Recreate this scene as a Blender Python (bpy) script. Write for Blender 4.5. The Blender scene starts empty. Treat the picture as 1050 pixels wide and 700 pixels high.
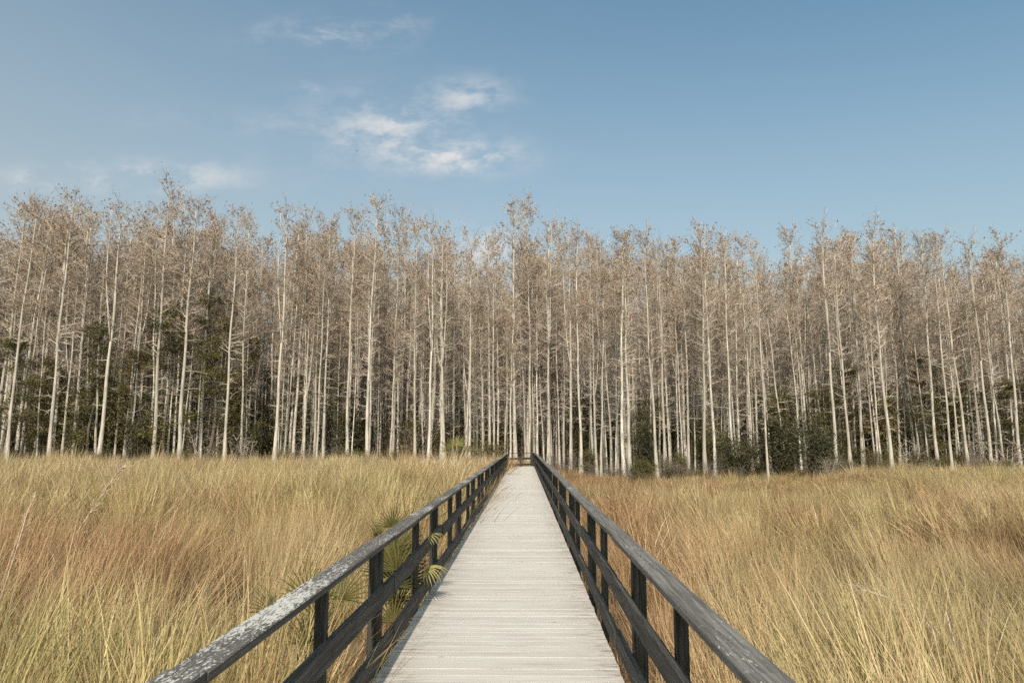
import bpy, math, random
import numpy as np
from mathutils import Vector, Matrix, Euler

random.seed(7)
rng = np.random.default_rng(7)
R = math.radians
scene = bpy.context.scene
COL = scene.collection

# ------------------------------------------------------------------ camera
H = 1.65            # eye above the deck (deck top is z = 0)
GZ = -0.75          # marsh ground
F = 720.0           # focal length in pixels of a 1050 wide frame
PITCH, YAW = R(8.14), R(0.95)
cam_d = bpy.data.cameras.new("camera")
cam = bpy.data.objects.new("camera", cam_d)
COL.objects.link(cam)
cam.location = (0, 0, H)
cam.rotation_euler = (R(90) + PITCH, 0, YAW)
cam_d.sensor_width = 36.0
cam_d.lens = 36.0 * F / 1050.0
cam_d.clip_end = 8000
cam_d.clip_start = 0.05
scene.camera = cam
CM = cam.rotation_euler.to_matrix()


def ray(px, py):
    return CM @ Vector(((px - 525) / F, (350 - py) / F, -1.0))


def at(px, py, Y):
    """the point seen at a photo pixel, Y metres along the boardwalk"""
    d = ray(px, py)
    return Vector((0, 0, H)) + d * (Y / d.y)


# ------------------------------------------------------------------ helpers
class MB:
    """collects vertices and faces with material slots and per-vertex values"""

    def __init__(self):
        self.v, self.f, self.m, self.a, self.n = [], [], [], [], 0

    def add(self, verts, faces, mat=0, a=0.5):
        b = self.n
        self.v.extend(verts)
        self.n += len(verts)
        self.f.extend([tuple(i + b for i in q) for q in faces])
        self.m.extend([mat] * len(faces))
        if isinstance(a, (list, tuple)):
            self.a.extend(a)
        else:
            self.a.extend([a] * len(verts))

    def box(self, lo, hi, mat=0, a=0.5, M=None):
        x0, y0, z0 = lo
        x1, y1, z1 = hi
        vs = [(x0, y0, z0), (x1, y0, z0), (x1, y1, z0), (x0, y1, z0), (x0, y0, z1), (x1, y0, z1), (x1, y1, z1), (x0, y1, z1)]
        if M is not None:
            vs = [tuple(M @ Vector(p)) for p in vs]
        self.add(vs, [(0, 3, 2, 1), (4, 5, 6, 7), (0, 1, 5, 4), (1, 2, 6, 5), (2, 3, 7, 6), (3, 0, 4, 7)], mat, a)

    def tube(self, pts, rad, sides=6, mat=0, a=0.5, cap=True):
        n = len(pts)
        vs = []
        prev = None
        for i in range(n):
            p = Vector(pts[i])
            t = Vector(pts[min(i + 1, n - 1)]) - Vector(pts[max(i - 1, 0)])
            if t.length < 1e-9:
                t = Vector((0, 0, 1))
            t.normalize()
            if prev is None:
                u = t.cross(Vector((0.31, 0.91, 0.27)))
                if u.length < 1e-3:
                    u = t.cross(Vector((1, 0, 0)))
            else:
                u = prev - t * prev.dot(t)
            u.normalize()
            prev = u
            w = t.cross(u)
            for k in range(sides):
                an = 2 * math.pi * k / sides
                vs.append(tuple(p + (u * math.cos(an) + w * math.sin(an)) * rad[i]))
        fs = []
        for i in range(n - 1):
            for k in range(sides):
                k2 = (k + 1) % sides
                fs.append((i * sides + k, i * sides + k2, (i + 1) * sides + k2, (i + 1) * sides + k))
        if cap:
            fs.append(tuple(range(sides))[::-1])
            fs.append(tuple((n - 1) * sides + k for k in range(sides)))
        self.add(vs, fs, mat, a)

    def mesh(self, name, mats, smooth=False):
        me = bpy.data.meshes.new(name)
        me.from_pydata(self.v, [], self.f)
        for m in mats:
            me.materials.append(m)
        me.polygons.foreach_set("material_index", self.m)
        if smooth:
            me.polygons.foreach_set("use_smooth", [True] * len(self.f))
        at_ = me.attributes.new("val", 'FLOAT', 'POINT')
        at_.data.foreach_set("value", self.a)
        me.update()
        return me

    def obj(self, name, mats, parent=None, smooth=False):
        return link(name, self.mesh(name, mats, smooth), parent)


def link(name, data, parent=None):
    o = bpy.data.objects.new(name, data)
    COL.objects.link(o)
    if parent is not None:
        o.parent = parent
    return o


def tag(o, label=None, cat=None, group=None, kind=None):
    for k, v in (("label", label), ("category", cat), ("group", group), ("kind", kind)):
        if v:
            o[k] = v
    return o


def material(name, build, rough=0.85, spec=0.25):
    m = bpy.data.materials.new(name)
    m.use_nodes = True
    nt = m.node_tree
    p = nt.nodes["Principled BSDF"]
    p.inputs["Roughness"].default_value = rough
    p.inputs["Specular IOR Level"].default_value = spec
    build(nt, p)
    return m


class NT:
    """terse node building"""

    def __init__(self, nt):
        self.nt = nt

    def node(self, t, **kw):
        n = self.nt.nodes.new(t)
        for k, v in kw.items():
            setattr(n, k, v)
        return n

    def set(self, sock, v):
        if hasattr(v, "is_output") or isinstance(v, bpy.types.NodeSocket):
            self.nt.links.new(v, sock)
        else:
            if sock.type == 'RGBA' and len(v) == 3:
                v = (*v, 1)
            sock.default_value = v

    def math(self, op, a, b=None, c=None, clamp=False):
        n = self.node("ShaderNodeMath", operation=op, use_clamp=clamp)
        self.set(n.inputs[0], a)
        if b is not None:
            self.set(n.inputs[1], b)
        if c is not None:
            self.set(n.inputs[2], c)
        return n.outputs[0]

    def mix(self, f, a, b, mode='MIX'):
        n = self.node("ShaderNodeMix", data_type='RGBA', blend_type=mode)
        self.set(n.inputs[0], f)
        self.set(n.inputs[6], a)
        self.set(n.inputs[7], b)
        return n.outputs[2]

    def noise(self, vec, scale, detail=4, rough=0.55, dist=0.0):
        n = self.node("ShaderNodeTexNoise")
        self.set(n.inputs["Vector"], vec)
        n.inputs["Scale"].default_value = scale
        n.inputs["Detail"].default_value = detail
        n.inputs["Roughness"].default_value = rough
        n.inputs["Distortion"].default_value = dist
        return n.outputs["Fac"]

    def ramp(self, f, lo, hi):
        n = self.node("ShaderNodeMapRange", clamp=True)
        n.interpolation_type = 'SMOOTHSTEP'
        self.set(n.inputs[0], f)
        n.inputs[1].default_value = lo
        n.inputs[2].default_value = hi
        return n.outputs[0]

    def scale(self, vec, s):
        n = self.node("ShaderNodeVectorMath", operation='MULTIPLY')
        self.set(n.inputs[0], vec)
        n.inputs[1].default_value = s
        return n.outputs[0]

    def pos(self):
        return self.node("ShaderNodeNewGeometry").outputs["Position"]

    def objco(self):
        return self.node("ShaderNodeTexCoord").outputs["Object"]

    def attr(self, name, kind='GEOMETRY'):
        return self.node("ShaderNodeAttribute", attribute_type=kind, attribute_name=name).outputs["Fac"]

    def rnd(self):
        return self.node("ShaderNodeObjectInfo").outputs["Random"]

    def bump(self, h, strength=0.4, dist=0.01):
        n = self.node("ShaderNodeBump")
        n.inputs["Strength"].default_value = strength
        n.inputs["Distance"].default_value = dist
        self.set(n.inputs["Height"], h)
        return n.outputs[0]


# ------------------------------------------------------------------ materials
def b_deck(nt, p):
    g = NT(nt)
    P = g.pos()
    v = g.attr("val")
    # grain runs across the walk (X); shift it for each plank
    sh = g.node("ShaderNodeCombineXYZ")
    g.set(sh.inputs[0], g.math('MULTIPLY', v, 37.0))
    g.set(sh.inputs[2], g.math('MULTIPLY', v, 11.0))
    ad = g.node("ShaderNodeVectorMath", operation='ADD')
    g.set(ad.inputs[0], P)
    g.set(ad.inputs[1], sh.outputs[0])
    Q = ad.outputs[0]
    grain = g.noise(g.scale(Q, (2.2, 60, 60)), 1.0, 6, 0.65, 0.4)
    fine = g.noise(g.scale(Q, (7, 190, 190)), 1.0, 3, 0.6)
    blot = g.noise(g.scale(Q, (2.0, 5.0, 5)), 1.0, 4, 0.6)
    c = g.mix(v, (0.46, 0.415, 0.37), (0.52, 0.475, 0.43))
    c = g.mix(g.math('MULTIPLY', g.ramp(grain, 0.48, 0.70), 0.45), c, (0.30, 0.265, 0.22))
    c = g.mix(g.math('MULTIPLY', g.ramp(fine, 0.55, 0.8), 0.25), c, (0.27, 0.24, 0.2))
    c = g.mix(g.math('MULTIPLY', g.ramp(blot, 0.5, 0.75), 0.28), c, (0.60, 0.575, 0.535))
    st = g.noise(g.scale(Q, (1.1, 16, 16)), 1.0, 5, 0.6, 0.5)
    c = g.mix(g.math('MULTIPLY', g.ramp(st, 0.50, 0.68), 0.38), c, (0.27, 0.24, 0.205))
    # brown dirt near the two edges
    sx = g.node("ShaderNodeSeparateXYZ")
    g.set(sx.inputs[0], P)
    e = g.math('ABSOLUTE', g.math('ADD', sx.outputs[0], 0.15))
    e = g.ramp(e, 0.45, 0.95)
    d = g.noise(g.scale(Q, (4, 26, 26)), 1.0, 5, 0.7, 0.3)
    c = g.mix(g.math('MULTIPLY', g.math('MULTIPLY', e, g.ramp(d, 0.48, 0.62)), 0.85), c, (0.17, 0.125, 0.085))
    # knots
    vo = g.node("ShaderNodeTexVoronoi")
    g.set(vo.inputs["Vector"], g.scale(Q, (1.6, 4.5, 1)))
    vo.inputs["Scale"].default_value = 1.0
    k = g.math('SUBTRACT', 1.0, g.ramp(vo.outputs["Distance"], 0.03, 0.06))
    c = g.mix(g.math('MULTIPLY', k, 0.7), c, (0.13, 0.1, 0.08))
    g.set(p.inputs["Base Color"], c)
    g.set(p.inputs["Normal"], g.bump(g.math('ADD', grain, g.math('MULTIPLY', fine, 0.5)), 0.2, 0.004))


def rail_mat(name, base, light, lichen, lo, hi, nearlichen):
    def b(nt, p):
        g = NT(nt)
        P = g.pos()
        grain = g.noise(g.scale(P, (55, 1.6, 55)), 1.0, 6, 0.65, 0.5)
        fine = g.noise(g.scale(P, (160, 7, 160)), 1.0, 3, 0.6)
        c = g.mix(g.ramp(grain, 0.35, 0.7), base, light)
        c = g.mix(g.math('MULTIPLY', g.ramp(fine, 0.5, 0.75), 0.45), c, tuple(x * 0.4 for x in base))
        # pale lichen scabs and raw wood patches
        l1 = g.noise(g.scale(P, (85, 26, 85)), 1.0, 6, 0.66, 0.7)
        l2 = g.noise(g.scale(P, (3.0, 0.9, 3.0)), 1.0, 2, 0.5)
        th = g.math('ADD', l1, g.math('MULTIPLY', g.math('SUBTRACT', l2, 0.5), 0.5))
        if nearlichen:
            sx = g.node("ShaderNodeSeparateXYZ")
            g.set(sx.inputs[0], P)
            near = g.math('SUBTRACT', 1.0, g.ramp(sx.outputs[1], 2.6, 4.6))
            th = g.math('ADD', th, g.math('MULTIPLY', near, 0.05))
        m = g.ramp(th, lo, hi)
        geo = g.node("ShaderNodeNewGeometry")
        sn = g.node("ShaderNodeSeparateXYZ")
        g.set(sn.inputs[0], geo.outputs["True Normal"])
        up = g.ramp(sn.outputs[2], 0.3, 0.9)      # lichen and bleaching only on upward faces
        c = g.mix(g.math('MULTIPLY', m, g.math('MULTIPLY', up, 0.85)), c, lichen)
        g.set(p.inputs["Base Color"], c)
        g.set(p.inputs["Normal"], g.bump(g.math('ADD', grain, g.math('MULTIPLY', m, 0.3)), 0.6, 0.006))
    return material(name, b, 0.8, 0.3)


def b_post(nt, p):
    g = NT(nt)
    P = g.pos()
    grain = g.noise(g.scale(P, (60, 60, 2.0)), 1.0, 6, 0.65, 0.4)
    blot = g.noise(P, 3.0, 3)
    c = g.mix(g.ramp(grain, 0.35, 0.7), (0.022, 0.019, 0.016), (0.075, 0.067, 0.058))
    c = g.mix(g.math('MULTIPLY', g.ramp(blot, 0.5, 0.75), 0.4), c, (0.06, 0.062, 0.05))
    g.set(p.inputs["Base Color"], c)
    g.set(p.inputs["Normal"], g.bump(grain, 0.6, 0.005))


def b_bark(nt, p):
    g = NT(nt)
    O = g.objco()
    streak = g.noise(g.scale(O, (14, 14, 1.1)), 1.0, 5, 0.65, 0.5)
    patch = g.noise(g.scale(O, (2.0, 2.0, 0.7)), 1.0, 4, 0.6)
    r = g.rnd()
    c = g.mix(r, (0.44, 0.375, 0.305), (0.71, 0.64, 0.55))
    c = g.mix(g.math('MULTIPLY', g.ramp(streak, 0.42, 0.62), 0.70), c, (0.25, 0.205, 0.155))
    c = g.mix(g.math('MULTIPLY', g.ramp(patch, 0.48, 0.62), 0.6), c, (0.30, 0.27, 0.23))
    r2 = g.math('FRACT', g.math('MULTIPLY', r, 7.31))
    c = g.mix(g.math('MULTIPLY', g.ramp(r2, 0.6, 1.0), 0.45), c, (0.28, 0.235, 0.185))
    g.set(p.inputs["Base Color"], c)
    g.set(p.inputs["Normal"], g.bump(streak, 0.5, 0.03))


def b_twig(nt, p):
    g = NT(nt)
    v = g.attr("val")
    r = g.rnd()
    c = g.mix(v, (0.28, 0.215, 0.16), (0.62, 0.53, 0.44))
    c = g.mix(g.math('MULTIPLY', r, 0.45), c, (0.31, 0.235, 0.17))
    g.set(p.inputs["Base Color"], c)


def b_tuft(nt, p):
    g = NT(nt)
    v = g.attr("val")
    r = g.rnd()
    r2 = g.math('FRACT', g.math('MULTIPLY', r, 5.77))
    c = g.mix(v, (0.17, 0.095, 0.05), (0.46, 0.28, 0.15))
    c = g.mix(g.ramp(r2, 0.5, 1.0), c, (0.30, 0.25, 0.215))
    g.set(p.inputs["Base Color"], c)


def leaf_mat(name, a, b_, c_, trans=0.25):
    m = bpy.data.materials.new(name)
    m.use_nodes = True
    nt = m.node_tree
    g = NT(nt)
    p = nt.nodes["Principled BSDF"]
    p.inputs["Roughness"].default_value = 0.6
    p.inputs["Specular IOR Level"].default_value = 0.3
    v = g.attr("val")
    r = g.rnd()
    c = g.mix(v, a, b_)
    c = g.mix(g.math('MULTIPLY', r, 0.7), c, c_)
    g.set(p.inputs["Base Color"], c)
    t = g.node("ShaderNodeBsdfTranslucent")
    g.set(t.inputs[0], c)
    mx = g.node("ShaderNodeMixShader")
    mx.inputs[0].default_value = trans
    nt.links.new(p.outputs[0], mx.inputs[1])
    nt.links.new(t.outputs[0], mx.inputs[2])
    nt.links.new(mx.outputs[0], nt.nodes["Material Output"].inputs[0])
    return m


def grass_mat():
    m = bpy.data.materials.new("marsh_grass")
    m.use_nodes = True
    nt = m.node_tree
    g = NT(nt)
    p = nt.nodes["Principled BSDF"]
    p.inputs["Roughness"].default_value = 0.55
    p.inputs["Specular IOR Level"].default_value = 0.25
    t = g.attr("val")            # 0 root .. 1 tip
    rb = g.attr("rb")            # blade
    gr = g.attr("green", 'INSTANCER')
    br = g.attr("brown", 'INSTANCER')
    rt = g.attr("tone", 'INSTANCER')
    straw = g.mix(rb, (0.53, 0.365, 0.195), (0.97, 0.79, 0.55))
    green = g.mix(rb, (0.28, 0.225, 0.065), (0.74, 0.615, 0.30))
    brown = g.mix(rb, (0.27, 0.14, 0.06), (0.74, 0.49, 0.28))
    live = g.math('MULTIPLY', g.ramp(g.math('ADD', gr, g.math('MULTIPLY', g.math('SUBTRACT', rb, 0.5), 1.1)), 0.35, 0.75),
                  g.math('SUBTRACT', 1.0, g.math('MULTIPLY', g.ramp(t, 0.7, 1.0), 0.5)))
    c = g.mix(live, straw, green)
    c = g.mix(g.ramp(g.math('ADD', br, g.math('MULTIPLY', g.math('SUBTRACT', rt, 0.5), 0.7)), 0.35, 0.8), c, brown)
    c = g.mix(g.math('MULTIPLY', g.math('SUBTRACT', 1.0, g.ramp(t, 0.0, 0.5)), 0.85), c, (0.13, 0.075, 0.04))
    c = g.mix(1.0, c, g.mix(rt, (0.50, 0.48, 0.45), (1.04, 1.04, 1.02)), 'MULTIPLY')
    g.set(p.inputs["Base Color"], c)
    tr = g.node("ShaderNodeBsdfTranslucent")
    g.set(tr.inputs[0], c)
    mx = g.node("ShaderNodeMixShader")
    mx.inputs[0].default_value = 0.28
    nt.links.new(p.outputs[0], mx.inputs[1])
    nt.links.new(tr.outputs[0], mx.inputs[2])
    nt.links.new(mx.outputs[0], nt.nodes["Material Output"].inputs[0])
    return m


def b_ground(nt, p):
    g = NT(nt)
    P = g.pos()
    a = g.noise(P, 0.6, 5)
    b = g.noise(P, 9.0, 6, 0.7)
    c = g.mix(g.ramp(a, 0.35, 0.65), (0.085, 0.055, 0.032), (0.15, 0.105, 0.062))
    c = g.mix(g.math('MULTIPLY', g.ramp(b, 0.5, 0.7), 0.6), c, (0.26, 0.19, 0.115))
    g.set(p.inputs["Base Color"], c)
    g.set(p.inputs["Normal"], g.bump(b, 0.8, 0.05))


M_deck = material("weathered_deck", b_deck, 0.8, 0.2)
M_capL = rail_mat("dark_lichened_wood", (0.07, 0.06, 0.052), (0.14, 0.125, 0.11), (0.52, 0.49, 0.44), 0.535, 0.62, True)
M_capR = rail_mat("grey_weathered_wood", (0.085, 0.075, 0.065), (0.205, 0.185, 0.165), (0.45, 0.43, 0.39), 0.60, 0.68, False)
M_board = rail_mat("dark_rail_board", (0.032, 0.028, 0.024), (0.105, 0.094, 0.082), (0.3, 0.29, 0.26), 0.70, 0.78, False)
M_post = material("dark_post_wood", b_post, 0.85, 0.25)
M_bark = material("pale_cypress_bark", b_bark, 0.9, 0.15)
M_twig = material("grey_twig", b_twig, 0.9, 0.1)
M_tuft = material("brown_needle_tuft", b_tuft, 0.9, 0.1)
M_leaf = leaf_mat("evergreen_leaf", (0.03, 0.036, 0.012), (0.17, 0.155, 0.042), (0.17, 0.125, 0.055))
M_leafdark = leaf_mat("dark_thicket_leaf", (0.014, 0.018, 0.008), (0.085, 0.082, 0.03), (0.075, 0.06, 0.03), 0.15)
M_stem = material("shrub_stem", lambda nt, p: NT(nt).set(p.inputs["Base Color"], (0.14, 0.11, 0.085)))
M_drybush = leaf_mat("dry_bush_leaf", (0.13, 0.10, 0.075), (0.24, 0.185, 0.14), (0.17, 0.15, 0.13), 0.15)
M_palm = leaf_mat("shaded_palmetto_leaf", (0.016, 0.021, 0.007), (0.11, 0.10, 0.026), (0.15, 0.12, 0.035), 0.08)  # shadow inside the dense clump is put into this dark green
M_palmdry = leaf_mat("dry_palmetto_leaf", (0.26, 0.24, 0.06), (0.50, 0.43, 0.18), (0.4, 0.32, 0.12), 0.3)
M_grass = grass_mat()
M_ground = material("marsh_ground", b_ground, 0.95, 0.1)
M_dead = material("dead_stem", lambda nt, p: NT(nt).set(p.inputs["Base Color"], (0.52, 0.45, 0.38)))
M_pink = material("dead_fern", lambda nt, p: NT(nt).set(p.inputs["Base Color"], (0.48, 0.34, 0.24)))
M_bird = material("bird_plumage", lambda nt, p: NT(nt).set(p.inputs["Base Color"], (0.03, 0.03, 0.032)))


# ------------------------------------------------------------------ ground
mb = MB()
S = 3000
mb.add([(-S, -S, GZ), (S, -S, GZ), (S, S, GZ), (-S, S, GZ)], [(0, 1, 2, 3)])
tag(mb.obj("ground", [M_ground]), "brown marsh soil with dead litter between the grass clumps", None, None, "structure")

# ------------------------------------------------------------------ boardwalk
XL, XR = -1.03, 0.705          # inner faces of the rail boards
Y0 = -2.6
YL, YR = 47.4, 49.4            # where each side ends; the closing rail runs at a slant


def y_end(x):
    return YL + (x - (-1.12)) / (0.80 + 1.12) * (YR - YL)


walk = link("boardwalk", None)
walk.location = (0, 0, 0)
tag(walk, "long pale plank boardwalk with dark railings leading straight to the woods", "boardwalk")
mb = MB()
y = Y0
while y < 49.3:
    w = 0.139
    xl, xr = -1.055 + random.uniform(-.006, .006), 0.697 + random.uniform(-.004, .004)
    dz = random.uniform(-.0022, .0022)
    if y > YL - 0.3:            # planks at the slanted end are cut short on the left side
        xl = max(xl, -1.12 + (y + w - YL) / (YR - YL) * 1.92)
        if xl > 0.5:
            break
    tw = random.uniform(-.003, .003)
    a = random.random() ** 1.3
    z1 = dz
    b = 0.0035
    # plank with eased top edges
    vs, fs = [], []
    prof = [(0, -.036), (0, z1 - b), (b * .7, z1), (w - b * .7, z1), (w, z1 - b), (w, -.036)]
    for x, s in ((xl, -1), (xr, 1)):
        for (py_, pz_) in prof:
            vs.append((x, y + py_ + s * tw, pz_))
    n = len(prof)
    for i in range(n):
        j = (i + 1) % n
        fs.append((i, j, n + j, n + i))
    fs.append(tuple(range(n))[::-1])
    fs.append(tuple(range(n, 2 * n)))
    mb.add(vs, fs, 0, a)
    y += w + random.uniform(.003, .0065)
mb.obj("deck", [M_deck], walk)
for x in (-0.95, -0.17, 0.60):
    mb = MB()
    mb.box((x - .025, Y0, -.236), (x + .025, y_end(x) - .15, -.040))
    mb.obj("floor_beam", [M_post], walk)


def board(mb, x0, x1, z0, z1, ya, yb, a=0.5, sag=0.0, wob=0.004):
    """a board running along Y, cut in lengths, gently uneven"""
    yy = ya
    while yy < yb - .1:
        L = min(3.4, yb - yy)
        if yb - yy - L < 0.6:
            L = yb - yy
        n = 6
        o0 = (random.uniform(-wob, wob), random.uniform(-wob, wob))
        o1 = (random.uniform(-wob, wob), random.uniform(-wob, wob))
        bow = random.uniform(-.006, .006)
        e = 0.006
        rings = []
        for i in range(n + 1):
            t = i / n
            dx = o0[0] * (1 - t) + o1[0] * t + bow * math.sin(math.pi * t)
            dz = o0[1] * (1 - t) + o1[1] * t - sag * math.sin(math.pi * t) + random.uniform(-.0012, .0012)
            yv = yy + .003 + t * (L - .006)
            ring = [(x0 + e, z0), (x0, z0 + e), (x0, z1 - e), (x0 + e, z1), (x1 - e, z1), (x1, z1 - e), (x1, z0 + e), (x1 - e, z0)]
            rings.append([(px + dx, yv, pz + dz) for px, pz in ring])
        vs = [p for r in rings for p in r]
        fs = []
        m = 8
        for i in range(n):
            for k in range(m):
                k2 = (k + 1) % m
                fs.append((i * m + k, i * m + k2, (i + 1) * m + k2, (i + 1) * m + k))
        fs.append(tuple(range(m))[::-1])
        fs.append(tuple(n * m + k for k in range(m)))
        mb.add(vs, fs, 0, a)
        yy += L


for side, xi, s, M, ye in (("L", XL, -1, M_capL, YL), ("R", XR, 1, M_capR, YR)):
    lo, hi = sorted((xi, xi + s * .14))
    mb = MB()
    board(mb, lo, hi, .872, .914, Y0 + 1.6, ye + .05)
    cap = mb.obj("handrail", [M], walk)
    cap["label"] = "dark handrail flecked with pale lichen" if s < 0 else "plain grey weathered handrail"
    blo, bhi = sorted((xi + s * .004, xi + s * .042))
    for nm, z0, z1 in (("middle_rail", .462, .602), ("lower_rail", .055, .200)):
        mb = MB()
        board(mb, blo, bhi, z0, z1, Y0 + 1.6, ye, wob=.012)
        mb.obj(nm, [M_board], walk)
    k = -2
    ym, yt = (5.54, 1.82) if s < 0 else (5.12, 2.0)
    while ym + 3.4 * k < ye + .3:
        yp = ym + 3.4 * k + random.uniform(-.04, .04)
        if yp > Y0 + .5:
            mb = MB()
            plo, phi = sorted((xi + s * .046, xi + s * .138))
            M_ = Matrix.Translation((0, yp, 0)) @ Matrix.Rotation(random.uniform(-.01, .01), 4, 'X')
            mb.box((plo, -.048, GZ - .3), (phi, .048, .868), M=M_)
            mb.obj("post", [M_post], walk)
        yp = ym + 3.4 * k + yt + random.uniform(-.05, .05)
        if Y0 + .5 < yp < ye - .2:
            mb = MB()
            plo, phi = sorted((xi + s * .046, xi + s * .112))
            M_ = Matrix.Translation((0, yp, 0)) @ Matrix.Rotation(random.uniform(-.015, .015), 4, 'X')
            mb.box((plo, -.021, -.25), (phi, .021, .868), M=M_)
            mb.obj("baluster", [M_post], walk)
        k += 1
# the closing rail at the far end
ang = math.atan2(YR - YL, 1.92)
ME = Matrix.Translation((-1.12, YL + .12, 0)) @ Matrix.Rotation(ang, 4, 'Z')
LE = math.hypot(1.92, YR - YL)
for nm, z0, z1, d0, d1 in (("end_handrail", .874, .912, -.02, .12), ("end_middle_rail", .462, .602, 0, .038), ("end_lower_rail", .06, .200, 0, .038)):
    mb = MB()
    mb.box((0, d0, z0), (LE, d1, z1), M=ME)
    mb.obj(nm, [M_board], walk)
for t in (0.02, 0.5, 0.97):
    mb = MB()
    mb.box((LE * t - .045, .042, GZ - .2), (LE * t + .045, .132, .87), M=ME)
    mb.obj("end_post", [M_post], walk)


# ------------------------------------------------------------------ instancing helper for uncountable stuff
def instancer(name, meshes, pts, rots, scales, idx, attrs, label):
    src = bpy.data.collections.new(name + "_sources")
    for i, me in enumerate(meshes):
        o = bpy.data.objects.new("%s_source_%03d" % (name, i), me)
        src.objects.link(o)
    me = bpy.data.meshes.new(name)
    N = len(pts)
    me.vertices.add(N)
    me.vertices.foreach_set("co", np.asarray(pts, dtype=np.float32).ravel())
    for nm, arr in (("rot", rots), ("scl", scales)):
        a = me.attributes.new(nm, 'FLOAT_VECTOR', 'POINT')
        a.data.foreach_set("vector", np.asarray(arr, dtype=np.float32).ravel())
    a = me.attributes.new("idx", 'INT', 'POINT')
    a.data.foreach_set("value", np.asarray(idx, dtype=np.int32))
    for nm, arr in attrs.items():
        a = me.attributes.new(nm, 'FLOAT', 'POINT')
        a.data.foreach_set("value", np.asarray(arr, dtype=np.float32))
    me.update()
    o = link(name, me)
    ng = bpy.data.node_groups.new(name + "_scatter", 'GeometryNodeTree')
    ng.interface.new_socket("Geometry", in_out='INPUT', socket_type='NodeSocketGeometry')
    ng.interface.new_socket("Geometry", in_out='OUTPUT', socket_type='NodeSocketGeometry')
    n = ng.nodes
    gi, go = n.new("NodeGroupInput"), n.new("NodeGroupOutput")
    ci = n.new("GeometryNodeCollectionInfo")
    ci.inputs["Collection"].default_value = src
    ci.inputs["Separate Children"].default_value = True
    ci.inputs["Reset Children"].default_value = True
    ip = n.new("GeometryNodeInstanceOnPoints")
    ip.inputs["Pick Instance"].default_value = True

    def na(nm, t):
        x = n.new("GeometryNodeInputNamedAttribute")
        x.data_type = t
        x.inputs["Name"].default_value = nm
        return [s for s in x.outputs if s.enabled and s.name == "Attribute"][0]
    e2r = n.new("FunctionNodeEulerToRotation")
    L = ng.links.new
    L(gi.outputs[0], ip.inputs["Points"])
    L(ci.outputs[0], ip.inputs["Instance"])
    L(na("idx", 'INT'), ip.inputs["Instance Index"])
    L(na("rot", 'FLOAT_VECTOR'), e2r.inputs[0])
    L(e2r.outputs[0], ip.inputs["Rotation"])
    L(na("scl", 'FLOAT_VECTOR'), ip.inputs["Scale"])
    L(ip.outputs[0], go.inputs[0])
    md = o.modifiers.new("scatter", 'NODES')
    md.node_group = ng
    tag(o, label, None, None, "stuff")
    return o


# ------------------------------------------------------------------ grass
def vnoise(x, y, s, seed):
    """smooth value noise on arrays"""
    r = np.random.default_rng(seed)
    T = r.random((64, 64))
    x, y = np.asarray(x) / s + 100, np.asarray(y) / s + 100
    xi, yi = np.floor(x).astype(int), np.floor(y).astype(int)
    fx, fy = x - xi, y - yi
    fx, fy = fx * fx * (3 - 2 * fx), fy * fy * (3 - 2 * fy)
    a, b = T[xi % 64, yi % 64], T[(xi + 1) % 64, yi % 64]
    c, d = T[xi % 64, (yi + 1) % 64], T[(xi + 1) % 64, (yi + 1) % 64]
    return (a * (1 - fx) + b * fx) * (1 - fy) + (c * (1 - fx) + d * fx) * fy


def tuft(seed, n, width, rad, lean, wild=0.0):
    r = random.Random(seed)
    V, Fc, val, rb = [], [], [], []
    for _ in range(n):
        an = r.uniform(0, 2 * math.pi)
        rr = rad * math.sqrt(r.random())
        root = Vector((rr * math.cos(an), rr * math.sin(an), -0.02))
        L = r.choice((r.uniform(.55, .95), r.uniform(.85, 1.15), r.uniform(.95, 1.3)))
        h = an + r.uniform(-.9, .9)
        tilt = r.uniform(.02, .28) + wild * r.random() ** 1.5
        d = Vector((math.cos(h) * math.sin(tilt), math.sin(h) * math.sin(tilt), math.cos(tilt)))
        bend = r.uniform(.15, .75) * (2.2 if r.random() < .12 + wild * .3 else 1)
        bd = Vector((math.cos(h) * .6 + r.uniform(-.3, .3), math.sin(h) * .6 + lean + r.uniform(-.3, .3), -.25))
        side = Vector((-math.sin(h + r.uniform(-.8, .8)), math.cos(h + r.uniform(-.8, .8)), 0))
        w = width * r.uniform(.6, 1.25)
        segs = 4
        p = root.copy()
        b = len(V)
        q = r.random()
        for i in range(segs + 1):
            t = i / segs
            ww = w * (1 - t ** 2.2) * .5
            if i == segs:
                V.append(tuple(p))
                val.append(1.0)
                rb.append(q)
            else:
                V.append(tuple(p - side * ww))
                V.append(tuple(p + side * ww))
                val += [t, t]
                rb += [q, q]
            d = (d + bd * (bend / segs) * (.4 + 1.3 * t)).normalized()
            p = p + d * (L / segs)
        for i in range(segs - 1):
            Fc.append((b + 2 * i, b + 2 * i + 1, b + 2 * i + 3, b + 2 * i + 2))
        Fc.append((b + 2 * segs - 2, b + 2 * segs - 1, b + 2 * segs))
    me = bpy.data.meshes.new("grass_tuft")
    me.from_pydata(V, [], Fc)
    me.materials.append(M_grass)
    for nm, arr in (("val", val), ("rb", rb)):
        a = me.attributes.new(nm, 'FLOAT', 'POINT')
        a.data.foreach_set("value", arr)
    me.update()
    return me


near_tufts = [tuft(100 + i, 46, .0085, .15, .45, (0, .3, .9)[i % 3]) for i in range(9)]
far_tufts = [tuft(200 + i, 40, .020, .22, .32, (.05, .6)[i % 2]) for i in range(6)]

fallen_tufts = [tuft(340 + i, 40, .0085, .2, .3, 1.5) for i in range(3)]
clump_tufts = [tuft(300 + i, 150, .0075, .20, .15, .55) for i in range(5)]


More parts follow.
